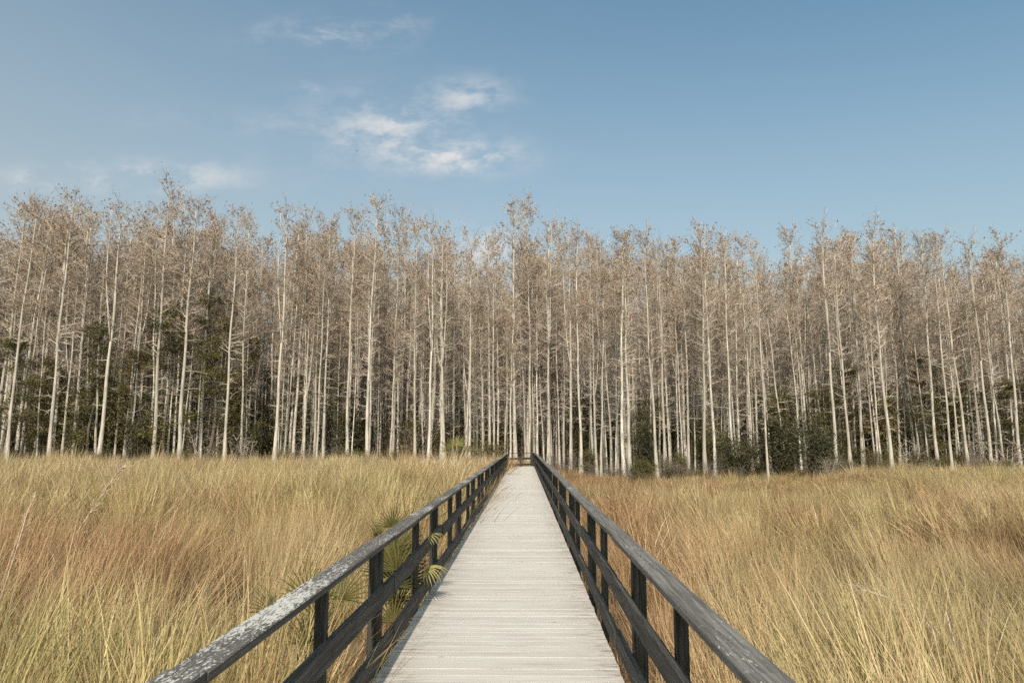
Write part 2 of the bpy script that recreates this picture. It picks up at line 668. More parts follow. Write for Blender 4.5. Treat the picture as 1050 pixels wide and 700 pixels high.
def forest_front(px):
    return np.interp(px, [-300, 0, 440, 520, 560, 600, 640, 690, 760, 860, 1050, 1350],
                     [53, 52, 51, 50, 50, 45, 40.5, 41, 43, 46, 47, 47])


def px_of(x, y):
    """approximate photo column of a ground point"""
    return 537 + 720 * np.asarray(x) / np.maximum(np.asarray(y), 1.0)


def grass_field():
    P = []
    for (ya, yb, dens) in ((-1.5, 6, 22), (6, 12, 18), (12, 22, 11), (22, 36, 7), (36, 62, 5)):
        wmax = max(4.5, 0.86 * yb + 3)
        n = int((yb - ya) * 2 * wmax * dens)
        x = rng.uniform(-wmax, wmax, n)
        yv = rng.uniform(ya, yb, n)
        keep = (np.abs(x) < 0.86 * np.maximum(yv, 0) + 3.5)
        keep &= (x < -1.24) | (x > 0.92) | (yv > 50.5)
        keep &= yv < forest_front(px_of(x, yv)) + 6
        P.append(np.stack([x[keep], yv[keep]], 1))
    P = np.concatenate(P)
    x, yv = P[:, 0], P[:, 1]
    px = px_of(x, yv)
    left = x < 0
    # clumpiness: carve some thin spots
    clump = vnoise(x, yv, .62, 3) * .62 + vnoise(x, yv, 1.9, 4) * .38
    hol = np.clip((vnoise(x, yv, .8, 77) * .62 + vnoise(x, yv, 2.7, 78) * .38 - .57) * 7, 0, 1) * (yv < 34)
    keep = rng.random(len(x)) < (1 - .72 * hol) * np.clip((clump - .27) * 3.4, .06, 1) + np.where(yv > 20, .25, 0)
    x, yv, px, left, clump = x[keep], yv[keep], px[keep], left[keep], clump[keep]
    N = len(x)
    big = vnoise(x, yv, 4.0, 11) * .55 + vnoise(x, yv, 1.5, 12) * .45
    hl = 1.16 + .10 * (big - .5)
    hr = np.interp(px, [560, 620, 700, 820, 900, 1050], [.60, .52, .52, .60, .90, .95]) * np.where(yv > 30, .9, 1.0)
    hr = np.where(yv < 28, np.interp(yv, [0, 6, 15, 28], [.95, .95, .88, .72]), hr)
    ht = np.where(left, hl, hr) * (.42 + 1.02 * clump) * (1 - .35 * (vnoise(x, yv, 1.6, 71) > .74) * (yv < 20))
    edge = np.minimum(np.abs(x + 1.2), np.abs(x - .9))
    ht = ht * np.where(yv < 40, np.interp(edge, [0, .5, 1.3], [.66, .85, 1.0]), 1.0)
    hollow = np.clip((vnoise(x, yv, .8, 77) * .62 + vnoise(x, yv, 2.7, 78) * .38 - .57) * 7, 0, 1) * (yv < 34)
    ht = ht * (1 - .5 * hollow)
    ht = ht * rng.uniform(.7, 1.25, N) * np.where((rng.random(N) < .04) & (yv > 9), 1.3, 1)
    g1 = vnoise(x, yv, 5.0, 21) * .5 + vnoise(x, yv, 1.8, 22) * .5
    green = np.where(left, g1 * 1.15 - .02, g1 * 1.1 - .03)
    # greener belt in the middle distance on the right; brown by the far right railing
    green = green + np.where(~left, np.interp(px, [560, 680, 800, 1000], [-.35, -.1, .14, .02]), 0)
    green = green + np.where(left, np.interp(yv, [3, 9, 16, 30, 50], [.13, .18, .17, .02, -.20]), np.interp(yv, [3, 10, 25, 45], [.12, .20, .02, -.14]))
    b1 = vnoise(x, yv, 2.6, 31) * .6 + vnoise(x, yv, 1.0, 32) * .4
    brown = b1 * 1.0 - .22
    brown = brown + np.where(~left, np.interp(px, [560, 640, 760, 1000], [.45, .35, .12, .05]), 0)
    brown = brown + np.where(edge < 1.0, .22, 0)
    brown = brown + .5 * np.exp(-(((x + 5.2) / 1.5) ** 2 + ((yv - 9.0) / 1.8) ** 2)) + .5 * np.exp(-(((x + 7.4) / 1.1) ** 2 + ((yv - 11.0) / 1.8) ** 2))
    brown = brown + .35 * hollow
    tone = np.clip(vnoise(x, yv, .9, 51) * .7 + rng.random(N) * .5 - .1 - .6 * hollow, 0, 1)
    lean = np.interp(yv, [2, 6, 12, 25, 50], [.58, .46, .24, .12, .08]) * (.45 + 1.1 * vnoise(x, yv, 2.4, 41))
    lean = np.where(left, lean, lean * 1.1 + .05)
    side = (vnoise(x, yv, 1.7, 42) - .5) * .45 + rng.normal(0, .09, N) + np.where(left, .10, -.22)
    yaw = rng.normal(0, .75, N)
    rots = np.zeros((N, 3))
    for i in range(N):
        m = Matrix.Rotation(side[i], 3, 'Y') @ Matrix.Rotation(-lean[i], 3, 'X') @ Matrix.Rotation(yaw[i], 3, 'Z')
        rots[i] = m.to_euler()
    far = yv > 15
    idx = np.where(far, 9 + rng.integers(0, 6, N), rng.integers(0, 9, N))
    w = np.where(yv > 34, 1.5, np.where(far, 1.15, 1.0))
    scl = np.stack([w * rng.uniform(.85, 1.2, N), w * rng.uniform(.85, 1.2, N), ht], 1)
    scl[:, :2] *= np.clip(ht, .6, 1.2)[:, None]
    # shaggy clumps standing out of the rest
    cl = (rng.random(N) < np.where(yv < 12, .075, .16)) & (yv < 40)
    idx = np.where(cl, 15 + rng.integers(0, 5, N), idx)
    fa = (~cl) & (rng.random(N) < .07) & (yv < 22)
    idx = np.where(fa, 20 + rng.integers(0, 3, N), idx)
    green = np.where(fa, -1.0, green)
    brown = np.where(fa, -.2, brown)
    scl[cl, :2] *= np.where(yv[cl] > 15, 1.7, 1.15)[:, None]
    scl[cl, 2] *= np.where(yv[cl] < 11, .98, 1.16)
    scl[(idx >= 20) & (yv < 10), 2] *= .8
    tone = np.where(cl, .65 + .45 * rng.random(N), np.where(fa, 1.0, tone))
    green = np.where(cl & (rng.random(N) < .5), green + .3, np.where(cl, green - .3, green))
    scl[:, 2] *= np.where((hollow > .5) & (rng.random(N) < .55), .45, 1.0)
    pts = np.stack([x, yv, np.full(N, GZ)], 1)
    print("grass tufts", N)
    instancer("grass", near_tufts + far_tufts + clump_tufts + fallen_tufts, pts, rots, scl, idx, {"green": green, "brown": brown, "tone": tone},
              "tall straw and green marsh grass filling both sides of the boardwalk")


grass_field()


# ------------------------------------------------------------------ cypress trees
def cypress(seed, sparse=False):
    """one cypress about 18 m tall -> (trunk mesh, crown mesh)"""
    r = random.Random(seed)
    HT = 18.0
    n = 26
    ax, ay = r.uniform(-.28, .28), r.uniform(-.3, .3)
    ph1, ph2 = r.uniform(0, 6), r.uniform(0, 6)
    k1, k2 = r.uniform(.04, .16), r.uniform(.03, .13)

    def axis(t):
        return Vector((ax * t ** 1.5 + k1 * math.sin(4.2 * t + ph1) - k1 * math.sin(ph1) + .035 * math.sin(17 * t + ph2) - .035 * math.sin(ph2),
                       ay * t ** 1.5 + k2 * math.sin(5.1 * t + ph2) - k2 * math.sin(ph2), HT * t))
    r0 = r.uniform(.078, .105) if seed % 2 == 0 else r.uniform(.040, .066)
    flare = r.uniform(.05, .12) if seed % 2 == 0 else r.uniform(.02, .05)

    def rad(t):
        return r0 * (1 - t) ** .62 + .016 + flare * math.exp(-t * HT / .9) + .035 * math.exp(-t * HT / 3.0)
    tb = MB()
    pts, rr = [], []
    for i in range(n + 1):
        t = (i / n) ** 1.35 * .965
        pts.append(axis(t))
        rr.append(rad(t))
    sides = 10
    rr = [q * r.uniform(.93, 1.07) for q in rr]
    tb.tube(pts, rr, sides, 0, .5)
    nmain = len(tb.v)
    # buttress ridges at the foot
    if seed % 3 == 0:           # some trees fork
        tf = r.uniform(.42, .62)
        az = r.uniform(0, 6.28)
        b0 = axis(tf)
        fp = [b0 + Vector((math.cos(az) * .75 * (1 - math.exp(-3 * q)) + .05 * math.sin(9 * q), math.sin(az) * .75 * (1 - math.exp(-3 * q)), HT * (.96 - tf) * q)) for q in [k / 9 for k in range(10)]]
        tb.tube(fp, [rad(tf) * .72 * (1 - q / 9.8) ** .7 for q in range(10)], 7, 0, .5)
    for i, (vx, vy, vz) in enumerate(list(tb.v[:nmain])):
        if vz < 2.2:
            k = i % sides
            c = pts[i // sides]
            f = 1 + (.22 if k % 2 else -.14) * max(0, 1 - vz / 2.2)
            tb.v[i] = (c.x + (vx - c.x) * f, c.y + (vy - c.y) * f, vz)
    cb = MB()

    def curve(p, d, L, segs, wig, up):
        out = [p.copy()]
        d = d.normalized()
        for _ in range(segs):
            d = (d + Vector((r.uniform(-wig, wig), r.uniform(-wig, wig), r.uniform(-wig, wig) + up))).normalized()
            p = p + d * (L / segs)
            out.append(p.copy())
        return out
    nl = 74 if not sparse else 46
    for k in range(nl):
        u = r.random()
        t = .16 + .82 * u ** .55
        p = axis(t)
        az = r.uniform(0, 2 * math.pi)
        if t < .5:
            el = r.uniform(-.15, .35)
            L = r.uniform(.25, 1.1) * (1.7 if r.random() < .12 else 1)
            ntw = 4
            leafp = .0
        elif t < .78:
            el = r.uniform(0.05, .6)
            L = r.uniform(.45, 1.35)
            ntw = 6
            leafp = .11
        else:
            q = (t - .78) / .2
            el = r.uniform(.15, .85) + .25 * q
            L = r.uniform(.6, 2.0) * (1 - .25 * q)
            ntw = 7
            leafp = .24
        d = Vector((math.cos(az) * math.cos(el), math.sin(az) * math.cos(el), math.sin(el)))
        lp = curve(p, d, L, 4, .22, .07 if t > .5 else .0)
        rl = min(.026, rad(t) * .42) * r.uniform(.7, 1.15)
        cb.tube(lp, [rl * (1 - .72 * i / 4) for i in range(5)], 4, 0, r.uniform(.35, 1), False)
        for _ in range(ntw):
            s = r.uniform(.2, 1.0) * 4
            i = min(3, int(s))
            q0 = lp[i].lerp(lp[i + 1], s - i)
            dd = (lp[min(i + 1, 4)] - lp[max(i - 1, 0)]).normalized()
            dd = (dd + Vector((r.uniform(-1, 1), r.uniform(-1, 1), r.uniform(-.6, .9))) * .9).normalized()
            L2 = r.uniform(.22, .75) * (1.0 if t > .5 else .75)
            tp = curve(q0, dd, L2, 2, .25, .05)
            tv = r.uniform(.1, 1)
            cb.tube(tp, [.0125, .009, .005], 3, 0, tv, False)
            for _ in range(3 if t > .5 else 1):
                e0 = tp[0].lerp(tp[2], r.uniform(.3, 1))
                e1 = e0 + Vector((r.uniform(-1, 1), r.uniform(-1, 1), r.uniform(-.5, .9))).normalized() * r.uniform(.12, .34)
                sd = Vector((r.uniform(-1, 1), r.uniform(-1, 1), r.uniform(-1, 1))).normalized() * .008
                cb.add([tuple(e0 - sd), tuple(e0 + sd), tuple(e1)], [(0, 1, 2)], 0, r.uniform(.0, .9))
                if r.random() < leafp:
                    for _ in range(r.randint(1, 3)):
                        c = e1 + Vector((r.uniform(-.05, .05), r.uniform(-.05, .05), r.uniform(-.06, .05)))
                        a = Vector((r.uniform(-1, 1), r.uniform(-1, 1), r.uniform(-1, 1))).normalized()
                        b = a.cross(Vector((r.uniform(-1, 1), r.uniform(-1, 1), r.uniform(-1, 1)))).normalized()
                        a *= r.uniform(.03, .085)
                        b *= r.uniform(.025, .06)
                        cb.add([tuple(c - a), tuple(c + b), tuple(c + a), tuple(c - b)], [(0, 1, 2, 3)], 1, r.random())
    return tb, cb


VAR = []
NV = 14
for i in range(NV):
    tb, cb = cypress(500 + i, sparse=(i % 5 == 4))
    VAR.append((tb, cb, tb.mesh("trunk", [M_bark], True), cb.mesh("crown", [M_twig, M_tuft])))

SKY_PX = [-200, 0, 50, 100, 165, 205, 260, 300, 380, 420, 480, 520, 560, 600, 640, 720, 800, 870, 930, 1000, 1050, 1250]
SKY_Y = [185, 185, 178, 198, 186, 203, 214, 208, 205, 222, 236, 240, 208, 222, 238, 232, 246, 226, 230, 246, 244, 240]


def height_for(px, top_y, Y):
    """tree height that puts its top at a photo row"""
    el = math.atan((350 - top_y) / F) + PITCH
    return Y * math.tan(el) / max(math.cos(math.atan((px - 525) / F)), .5) * math.cos(math.atan((px - 525) / F)) + H - GZ


def place_tree(px, Y, top_y, var, label, group, lean=0.0, rz=None, thick=1.0):
    p = at(px, 470, Y)
    h = min(height_for(px, top_y, Y), 25)
    s = h / 18.0
    t = link("cypress_tree", None)
    t.location = (p.x, Y, GZ)
    t.rotation_euler = (random.uniform(-.012, .012), lean, random.uniform(0, 6.28) if rz is None else rz)
    sx = s * (.45 + .55 * thick) * .84
    t.scale = (sx, sx, s)
    a = link("trunk", VAR[var][2], t)
    b = link("crown", VAR[var][3], t)
    tag(t, label, "tree", group)
    return t


G_FRONT = "pale bare cypresses along the front edge of the wood"
G_IN = "slim bare cypresses standing inside the wood"
# base column, distance, top row, width, lean, label
FRONT = [
    (8, 50, 200, 0.95, .03, "bare cypress cut by the picture's left edge, in front of green leaves"),
    (51, 50, 196, 1.15, .035, "pale thick cypress, first broad flared foot from the left edge"),
    (78, 55, 215, .8, .03, "thin cypress between the first two broad-footed trees at the far left"),
    (101, 49.5, 205, 1.4, .04, "stout pale cypress with wide foot leaning a little, behind the dead leaning fern stalk"),
    (128, 56, 215, .8, .03, "thin grey cypress just right of the stout one behind the fern stalk"),
    (157, 50, 186, 1.1, .03, "tall cypress whose crooked top stands highest in the left skyline"),
    (184, 49.5, 203, 1.4, .045, "thick leaning white cypress next to the tall crooked-topped one"),
    (205, 57, 220, .8, .02, "slender cypress standing behind the thick leaning white one"),
    (231, 51, 214, 1.0, .02, "straight medium cypress over brown scrub, left of a pair of close thin trunks"),
    (248, 53, 222, .75, .015, "thinner trunk of a close pair above brown scrub at the left"),
    (281, 50, 209, 1.15, .015, "thick straight white cypress alone, halfway from left edge to boardwalk"),
    (301, 54, 215, .9, .01, "medium cypress right behind the thick straight one halfway to the boardwalk"),
    (322, 54, 224, .7, 0, "thinnest cypress of the group midway between left edge and boardwalk"),
    (356, 52, 214, .95, .01, "straight cypress left of the tallest crown in the left half near the middle"),
    (377, 51, 203, 1.05, 0, "cypress whose thin crown rises clear of its neighbours left of the middle"),
    (404, 53, 215, .95, .01, "cypress with white trunk down to the pale stump's left"),
    (426, 51, 222, .95, 0, "pale cypress rising just beside the small white stump"),
    (439, 51.5, 226, 1.0, .005, "pale cypress between the white stump and the dead sapling stem"),
    (455, 50, 236, 1.15, 0, "broad pale cypress behind the dead sapling stem"),
    (481, 49, 238, .95, 0, "straight cypress in front of the yellow-green palm's right side"),
    (502, 51, 244, 1.0, 0, "nearest pale trunk left of where the left handrail ends"),
    (510, 53, 240, .8, 0, "thin trunk almost touching the end of the left handrail"),
    (529, 52.0, 212, 1.3, 0, "thick pale cypress standing right behind the boardwalk's end rail"),
    (548, 54, 207, 1.1, 0, "tall cypress at the end of the right handrail, highest crown over the boardwalk"),
    (562, 51.5, 226, 1.0, 0, "first pale cypress right of the right handrail's end"),
    (585, 46, 232, .95, 0, "white cypress rooted in orange-brown grass close behind the right handrail"),
    (596, 45, 238, .85, -.005, "slightly bent thin cypress in brown grass just right of the handrail's white neighbour"),
    (608, 47, 240, .7, .01, "thin cypress with a bent pale low branch near the right handrail"),
    (640, 40.5, 238, 1.2, .005, "left trunk of the twin white cypresses with joined flared feet"),
    (646.5, 40.8, 242, 1.25, -.02, "right trunk of the twin white cypresses with joined flared feet"),
    (674, 40.5, 240, 1.25, .01, "wide-footed white cypress in front of the dark evergreen bush near the twin trunks"),
    (681, 43, 246, .8, -.01, "thin cypress touching the wide-footed one by the dark bush"),
    (723, 43, 232, 1.1, .01, "tall white cypress in brown grass midway between the two dark bushes"),
    (733, 45, 238, .9, 0, "straight cypress just right of the tall one between the two dark bushes"),
    (752, 46, 240, .85, .005, "cypress directly left of the small palm beside the big dark bush"),
    (770, 50, 244, 1.0, -.01, "cypress rising from behind the small palm by the big dark bush"),
    (787, 41.2, 250, .5, .0, "thin bare pole-like cypress crossing the left part of the big dark bush"),
    (830, 52, 238, 1.05, -.02, "cypress seen above the middle of the big dark bush"),
    (857, 47, 228, 1.05, -.015, "tall cypress at the right end of the big dark bush with dark crown above skyline"),
    (885, 49, 240, .95, -.02, "medium cypress between the big dark bush and the white-footed cypress"),
    (914, 44.5, 232, 1.2, -.03, "bright white-footed cypress leaning slightly, alone at the right of the wood edge"),
    (939, 50, 238, .85, -.04, "leaning thin cypress next right of the bright white-footed one"),
    (962, 46, 243, 1.1, -.01, "pale cypress in front of grey scrub, left of a thin straight one"),
    (976, 47, 247, .75, -.01, "thin straight cypress in grey scrub between two thicker pale ones"),
    (993, 47, 244, 1.15, -.045, "thick cypress leaning left, rooted in grey scrub at the right"),
    (1016, 48, 246, 1.1, -.05, "last clearly leaning white cypress before the right edge"),
    (1046, 47, 242, 1.1, -.03, "cypress cut by the picture's right edge above grey scrub"),
]
taken = []
for i, (px, Y, ty, th, ln, lab) in enumerate(FRONT):
    t = place_tree(px, Y + (random.uniform(-.6, 2.2) if Y >= 44 else 0), ty, (i * 6) % NV, lab, G_FRONT, ln, None, th)
    if ln:
        t.rotation_euler = (0, ln * .3 if ln < 0 else 0, 0)
    taken.append((t.location.x, t.location.y))

SECTORS = [(-999, 80, "at the far left"), (80, 170, "behind the dead fern stalk"), (170, 260, "between white leaning trunk and brown scrub"),
           (260, 340, "halfway between left edge and boardwalk"), (340, 420, "left of the small white stump"), (420, 500, "behind the yellow-green palm"),
           (500, 570, "straight beyond the end of the boardwalk"), (570, 630, "behind the brown grass by the right handrail"),
           (630, 700, "behind the twin white trunks"), (700, 780, "between the two dark bushes"), (780, 860, "behind the big dark bush"),
           (860, 940, "behind the bright white-footed tree"), (940, 1020, "behind the grey scrub"), (1020, 3000, "at the far right")]
cand = []
tries = 0
while len(cand) < 1900 and tries < 60000:
    tries += 1
    px = random.uniform(-90, 1150)
    fr = float(forest_front(px))
    Y = fr + 2 + 48 * random.random() ** 1.25
    X = (px - 537) / 720 * Y
    if Y < fr + 2.0 or Y > fr + 50:
        continue
    dmin = .6
    if Y - fr < 5 and (738 < px < 856 or 650 < px < 690):
        continue
    if any((X - a) ** 2 + (Y - b) ** 2 < dmin ** 2 for a, b in taken):
        continue
    taken.append((X, Y))
    cand.append((Y - fr, X, Y, px))
cand.sort()
# those that show: nearest 250 inside the frame are objects, the rest one mass
inside = [c for c in cand if -15 < c[3] < 1065]
indiv = set(inside[:252])
stuffP, stuffR, stuffS, stuffI = [], [], [], []
for c in cand:
    dd, X, Y, px = c
    sk = float(np.interp(px, SKY_PX, SKY_Y))
    ty = sk + 14 + random.random() * 120
    h = min(height_for(px, ty, Y), random.uniform(20, 25.5))
    h = max(h, 12)
    th = random.uniform(.78, 1.12)
    s = h / 18
    v = random.randrange(NV)
    ln = random.gauss(0, .026)
    if c in indiv:
        sec = next(n for a, b, n in SECTORS if a <= px < b)
        band = "just inside the wood" if dd < 7 else "deeper in the wood"
        t = link("cypress_tree", None)
        t.location = (X, Y, GZ)
        t.rotation_euler = (random.gauss(0, .015), ln, random.uniform(0, 6.28))
        t.scale = (s * th, s * th, s)
        link("trunk", VAR[v][2], t)
        link("crown", VAR[v][3], t)
        tag(t, "slim bare cypress " + band + ", " + sec, "tree", G_IN)
    else:
        stuffP.append((X, Y, GZ))
        stuffR.append((random.gauss(0, .015), ln, random.uniform(0, 6.28)))
        stuffS.append((s * th, s * th, s))
        stuffI.append(v)
whole = []
for tb, cb, _, _ in VAR:
    m = MB()
    m.add(tb.v, tb.f, 0, tb.a)
    m.add(cb.v, cb.f, 1, cb.a)
    m.m = [0] * len(tb.f) + [1 + k for k in cb.m]
    whole.append(m.mesh("distant_tree", [M_bark, M_twig, M_tuft]))
instancer("distant_woods", whole, stuffP, stuffR, stuffS, stuffI, {}, "mass of bare cypresses deep in the wood behind the nearer rows")
print("trees", len(FRONT), len(indiv), len(stuffP))


# ------------------------------------------------------------------ evergreen shrubs and undergrowth
def shrub(seed, leaves, mats_leaf, lsize=.055, round_=1.0):
    """about 2 m tall, 1 m radius -> MB stems, MB leaves"""
    r = random.Random(seed)
    sb, lb = MB(), MB()
    tips = []
    for _ in range(9):
        az = r.uniform(0, 6.28)
        p = Vector((r.uniform(-.15, .15), r.uniform(-.15, .15), 0))
        d = Vector((math.cos(az) * .42, math.sin(az) * .42, 1)).normalized()
        pts = [p]
        for i in range(5):
            d = (d + Vector((r.uniform(-.2, .2), r.uniform(-.2, .2), .03))).normalized()
            p = p + d * r.uniform(.28, .42)
            pts.append(p)
            if i > 0:
                tips.append(p)
                for _ in range(2):
                    e = p + Vector((r.uniform(-1, 1), r.uniform(-1, 1), r.uniform(-.3, .7))).normalized() * r.uniform(.2, .5) * round_
                    sb.tube([p, e], [.009, .005], 3, 0, .5, False)
                    tips.append(e)
        sb.tube(pts, [.028 - .004 * i for i in range(6)], 4, 0, .5, False)
    for _ in range(leaves):
        t = r.choice(tips)
        g = .17 * (1 + r.random() * .5)
        c = t + Vector((r.gauss(0, g), r.gauss(0, g), r.gauss(0, g * .8)))
        if c.z < .05:
            c.z = r.uniform(.05, .5)
        a = Vector((r.uniform(-1, 1), r.uniform(-1, 1), r.uniform(-.6, .8))).normalized()
        b = a.cross(Vector((r.uniform(-1, 1), r.uniform(-1, 1), r.uniform(-1, 1)))).normalized()
        a *= lsize * r.uniform(.7, 1.4)
        b *= lsize * .38 * r.uniform(.7, 1.3)
        lb.add([tuple(c - a), tuple(c + b), tuple(c + a), tuple(c - b)], [(0, 1, 2, 3)], 0, min(1, max(0, r.gauss(.5, .28))))
    return sb, lb


SH = []
for i in range(5):
    sb, lb = shrub(900 + i, 3800, M_leaf)
    SH.append((sb, lb, sb.mesh("stem", [M_stem]), lb.mesh("foliage", [M_leafdark if i < 4 else M_leaf])))
DR = []
for i in range(3):
    sb, lb = shrub(950 + i, 700, M_drybush, .045, 1.3)
    DR.append((sb, lb, sb.mesh("stem", [M_twig]), lb.mesh("foliage", [M_drybush])))


def place_shrub(px, Y, top_y, wid_px, lab, dry=False, lift=0.0, group=None, k=0):
    p = at(px, 470, Y)
    zt = at(px, top_y, Y).z
    h = zt - GZ
    t = link("dry_shrub" if dry else "evergreen_shrub", None)
    t.location = (p.x, Y, GZ)
    t.rotation_euler = (0, 0, random.uniform(0, 6.28))
    w = wid_px / F * Y / 2.3
    t.scale = (w, w * 1.0, h / 2.15)
    src = (DR if dry else SH)
    st = src[k % len(src)]
    link("stem", st[2], t)
    link("foliage", st[3], t)
    tag(t, lab, "shrub", group)
    return t


place_shrub(662, 43.6, 430, 34, "dark evergreen bush behind the wide-footed cypress by the twin white trunks", k=0)
place_shrub(758, 42.8, 442, 40, "dark evergreen bush forming the left end of the big dark thicket beside the small palm", k=1)
place_shrub(798, 42.4, 424, 60, "largest dark evergreen bush, crossed by the pole-like thin trunk", k=2)
place_shrub(838, 43.4, 430, 44, "dark evergreen bush at the right end of the big dark thicket", k=3)
place_shrub(1038, 52, 440, 44, "yellow-green bush at the right edge above grey scrub", k=1)
place_shrub(992, 49, 440, 60, "grey leafless scrub bush around the leaning thick trunk at the right", True, k=0)
place_shrub(1030, 47.5, 446, 60, "grey leafless scrub bush at the right edge", True, k=1)
place_shrub(935, 48, 448, 50, "low brown-grey scrub beside the bright white-footed cypress", True, k=2)
place_shrub(846, 41.6, 464, 30, "pale tangled dry bush in front of the big dark thicket's right end", True, k=0)
place_shrub(210, 54, 430, 60, "low reddish-brown scrub behind the thick leaning white cypress", True, k=1)
place_shrub(250, 53, 440, 46, "low brown scrub behind the close pair of thin trunks at the left", True, k=2)
place_shrub(140, 53, 425, 46, "green bush with yellow leaves between the two broad-footed cypresses at the left", k=2)
place_shrub(603, 56, 395, 40, "evergreen bush deep behind the bent thin trunk by the right handrail", k=2)
place_shrub(360, 56, 405, 50, "dark evergreen bush behind the straight cypress left of the white stump", k=3)
place_shrub(500, 55, 452, 24, "dark bush beside the end of the left handrail", k=4)



def broadleaf(seed):
    """evergreen tree about 12 m tall among the cypresses"""
    r = random.Random(seed)
    tb, lb = MB(), MB()
    pts = [Vector((.25 * math.sin(k * .7 + seed), .2 * math.sin(k * .9), k * 1.15)) for k in range(11)]
    tb.tube(pts, [.13 - .011 * k for k in range(11)], 7, 0, .5)
    for _ in range(34):
        z0 = 1.6 + 10.2 * r.random() ** .8
        az = r.uniform(0, 6.28)
        k = min(9, int(z0 / 1.15))
        L = r.uniform(.6, 1.9) * (1.15 - .55 * z0 / 12)
        e = pts[k] + Vector((math.cos(az) * L, math.sin(az) * L, r.uniform(.3, 1.1)))
        m = pts[k].lerp(e, .5) + Vector((0, 0, -.1))
        tb.tube([pts[k], m, e], [.035, .024, .012], 4, 0, .5, False)
        tone = r.gauss(.5, .22)
        for _ in range(r.randint(2, 4)):
            c0 = e.lerp(m, r.random() * .8) + Vector((r.gauss(0, .3), r.gauss(0, .3), r.gauss(0, .25)))
            g = r.uniform(.16, .34)
            for _ in range(70):
                c = c0 + Vector((r.gauss(0, g), r.gauss(0, g), r.gauss(0, g * .7)))
                a = Vector((r.uniform(-1, 1), r.uniform(-1, 1), r.uniform(-.6, .8))).normalized()
                b = a.cross(Vector((r.uniform(-1, 1), r.uniform(-1, 1), r.uniform(-1, 1)))).normalized()
                a *= .075 * r.uniform(.7, 1.4)
                b *= .032 * r.uniform(.7, 1.3)
                lb.add([tuple(c - a), tuple(c + b), tuple(c + a), tuple(c - b)], [(0, 1, 2, 3)], 0, min(1, max(0, tone + r.gauss(0, .18))))
    return tb, lb


BL = []
for i in range(3):
    tb, lb = broadleaf(990 + i)
    BL.append((tb.mesh("trunk", [M_stem], True), lb.mesh("crown", [M_leaf])))


def place_broadleaf(px, Y, top_y, lab, k):
    p = at(px, 470, Y)
    h = at(px, top_y, Y).z - GZ
    t = link("evergreen_tree", None)
    t.location = (p.x, Y, GZ)
    t.rotation_euler = (0, 0, random.uniform(0, 6.28))
    sc = h / 12.6
    t.scale = (max(sc, .75) * 1.05, max(sc, .75) * 1.05, sc)
    link("trunk", BL[k % 3][0], t)
    link("crown", BL[k % 3][1], t)
    tag(t, lab, "tree", "evergreen trees between the bare cypresses")


for k, a in enumerate([
    (6, 53.5, 330, "dark leafy evergreen tree behind the trunk cut by the left edge"),
    (38, 54.5, 352, "dark leafy evergreen tree left of the first broad-footed cypress"),
    (92, 54.0, 322, "olive evergreen tree behind the dead leaning fern stalk's tip"),
    (134, 54.5, 345, "shorter olive evergreen between the stout cypress and the crooked-topped one"),
    (168, 53.2, 296, "tall olive evergreen tree left of the thick leaning white cypress"),
    (214, 53.6, 286, "tallest olive evergreen tree, right of the thick leaning white cypress"),
    (247, 55.0, 330, "evergreen tree behind the close pair of thin trunks over brown scrub"),
    (300, 57, 372, "low evergreen tree behind the thick straight white cypress"),
    (352, 56, 385, "small dark evergreen tree left of the white stump's trunks"),
    (606, 52, 400, "thin olive evergreen tree deep behind the right handrail's grass"),
    (664, 46, 398, "evergreen tree rising behind the bush by the twin white trunks"),
    (846, 49, 392, "dark evergreen tree above the right end of the big dark thicket"),
    (874, 50, 362, "taller dark evergreen tree right of the big dark thicket"),
    (950, 51, 348, "tall dark evergreen tree right of the bright white-footed cypress"),
    (1004, 53, 392, "evergreen tree behind the thick cypress that leans over grey scrub"),
    (1040, 51, 380, "evergreen tree at the right edge above the yellow-green bush")]):
    place_broadleaf(*a, k)

# undergrowth mass
uP, uR, uS, uI = [], [], [], []


def under(X, Y, w, h, i):
    uP.append((X, Y, GZ))
    uR.append((0, 0, random.uniform(0, 6.28)))
    uS.append((w, w, h))
    uI.append(i)


for _ in range(1100):
    Y = random.uniform(46, 108)
    X = random.uniform(-.86 * Y - 4, .86 * Y + 4)
    px = 537 + 720 * X / Y
    fr = float(forest_front(px))
    dd = Y - fr
    if dd < 2.5 or (dd < 12 and px > 520 and random.random() < .55):
        continue
    tall = np.interp(px, [0, 60, 260, 330, 520, 600, 700, 850, 1050], [7.0, 7.2, 7.0, 4.6, 3.4, 4.2, 4.2, 6.0, 6.4])
    h = tall * random.uniform(.35, 1.1) * (1 + .012 * dd) / 2.1
    w = random.uniform(.9, 2.0)
    dry = random.random() < (.42 if (px < 290 or px > 700) else .6)
    under(X, Y, w, h, 5 + random.randrange(3) if dry else random.randrange(5))
for _ in range(210):          # ragged scrub along the edge of the wood
    px = random.uniform(-60, 1120)
    if 505 < px < 565:
        continue
    Y = float(forest_front(px)) + random.uniform(-1.5, 3.5)
    under((px - 537) / 720 * Y, Y, random.uniform(.4, .9), random.uniform(.35, .95), 5 + random.randrange(3) if random.random() < .75 else random.randrange(5))
for _ in range(420):          # the deep back of the wood
    px = random.uniform(-130, 1180)
    Y = float(forest_front(px)) + random.uniform(48, 62)
    X = (px - 537) / 720 * Y
    under(X, Y, random.uniform(2.0, 3.2), random.uniform(5.0, 8.0), random.randrange(5) if random.random() < .55 else 5 + random.randrange(3))
wm = []
for sb, lb, _, _ in SH + DR:
    m = MB()
    m.add(sb.v, sb.f, 0, sb.a)
    m.add(lb.v, lb.f, 1, lb.a)
    wm.append(m)
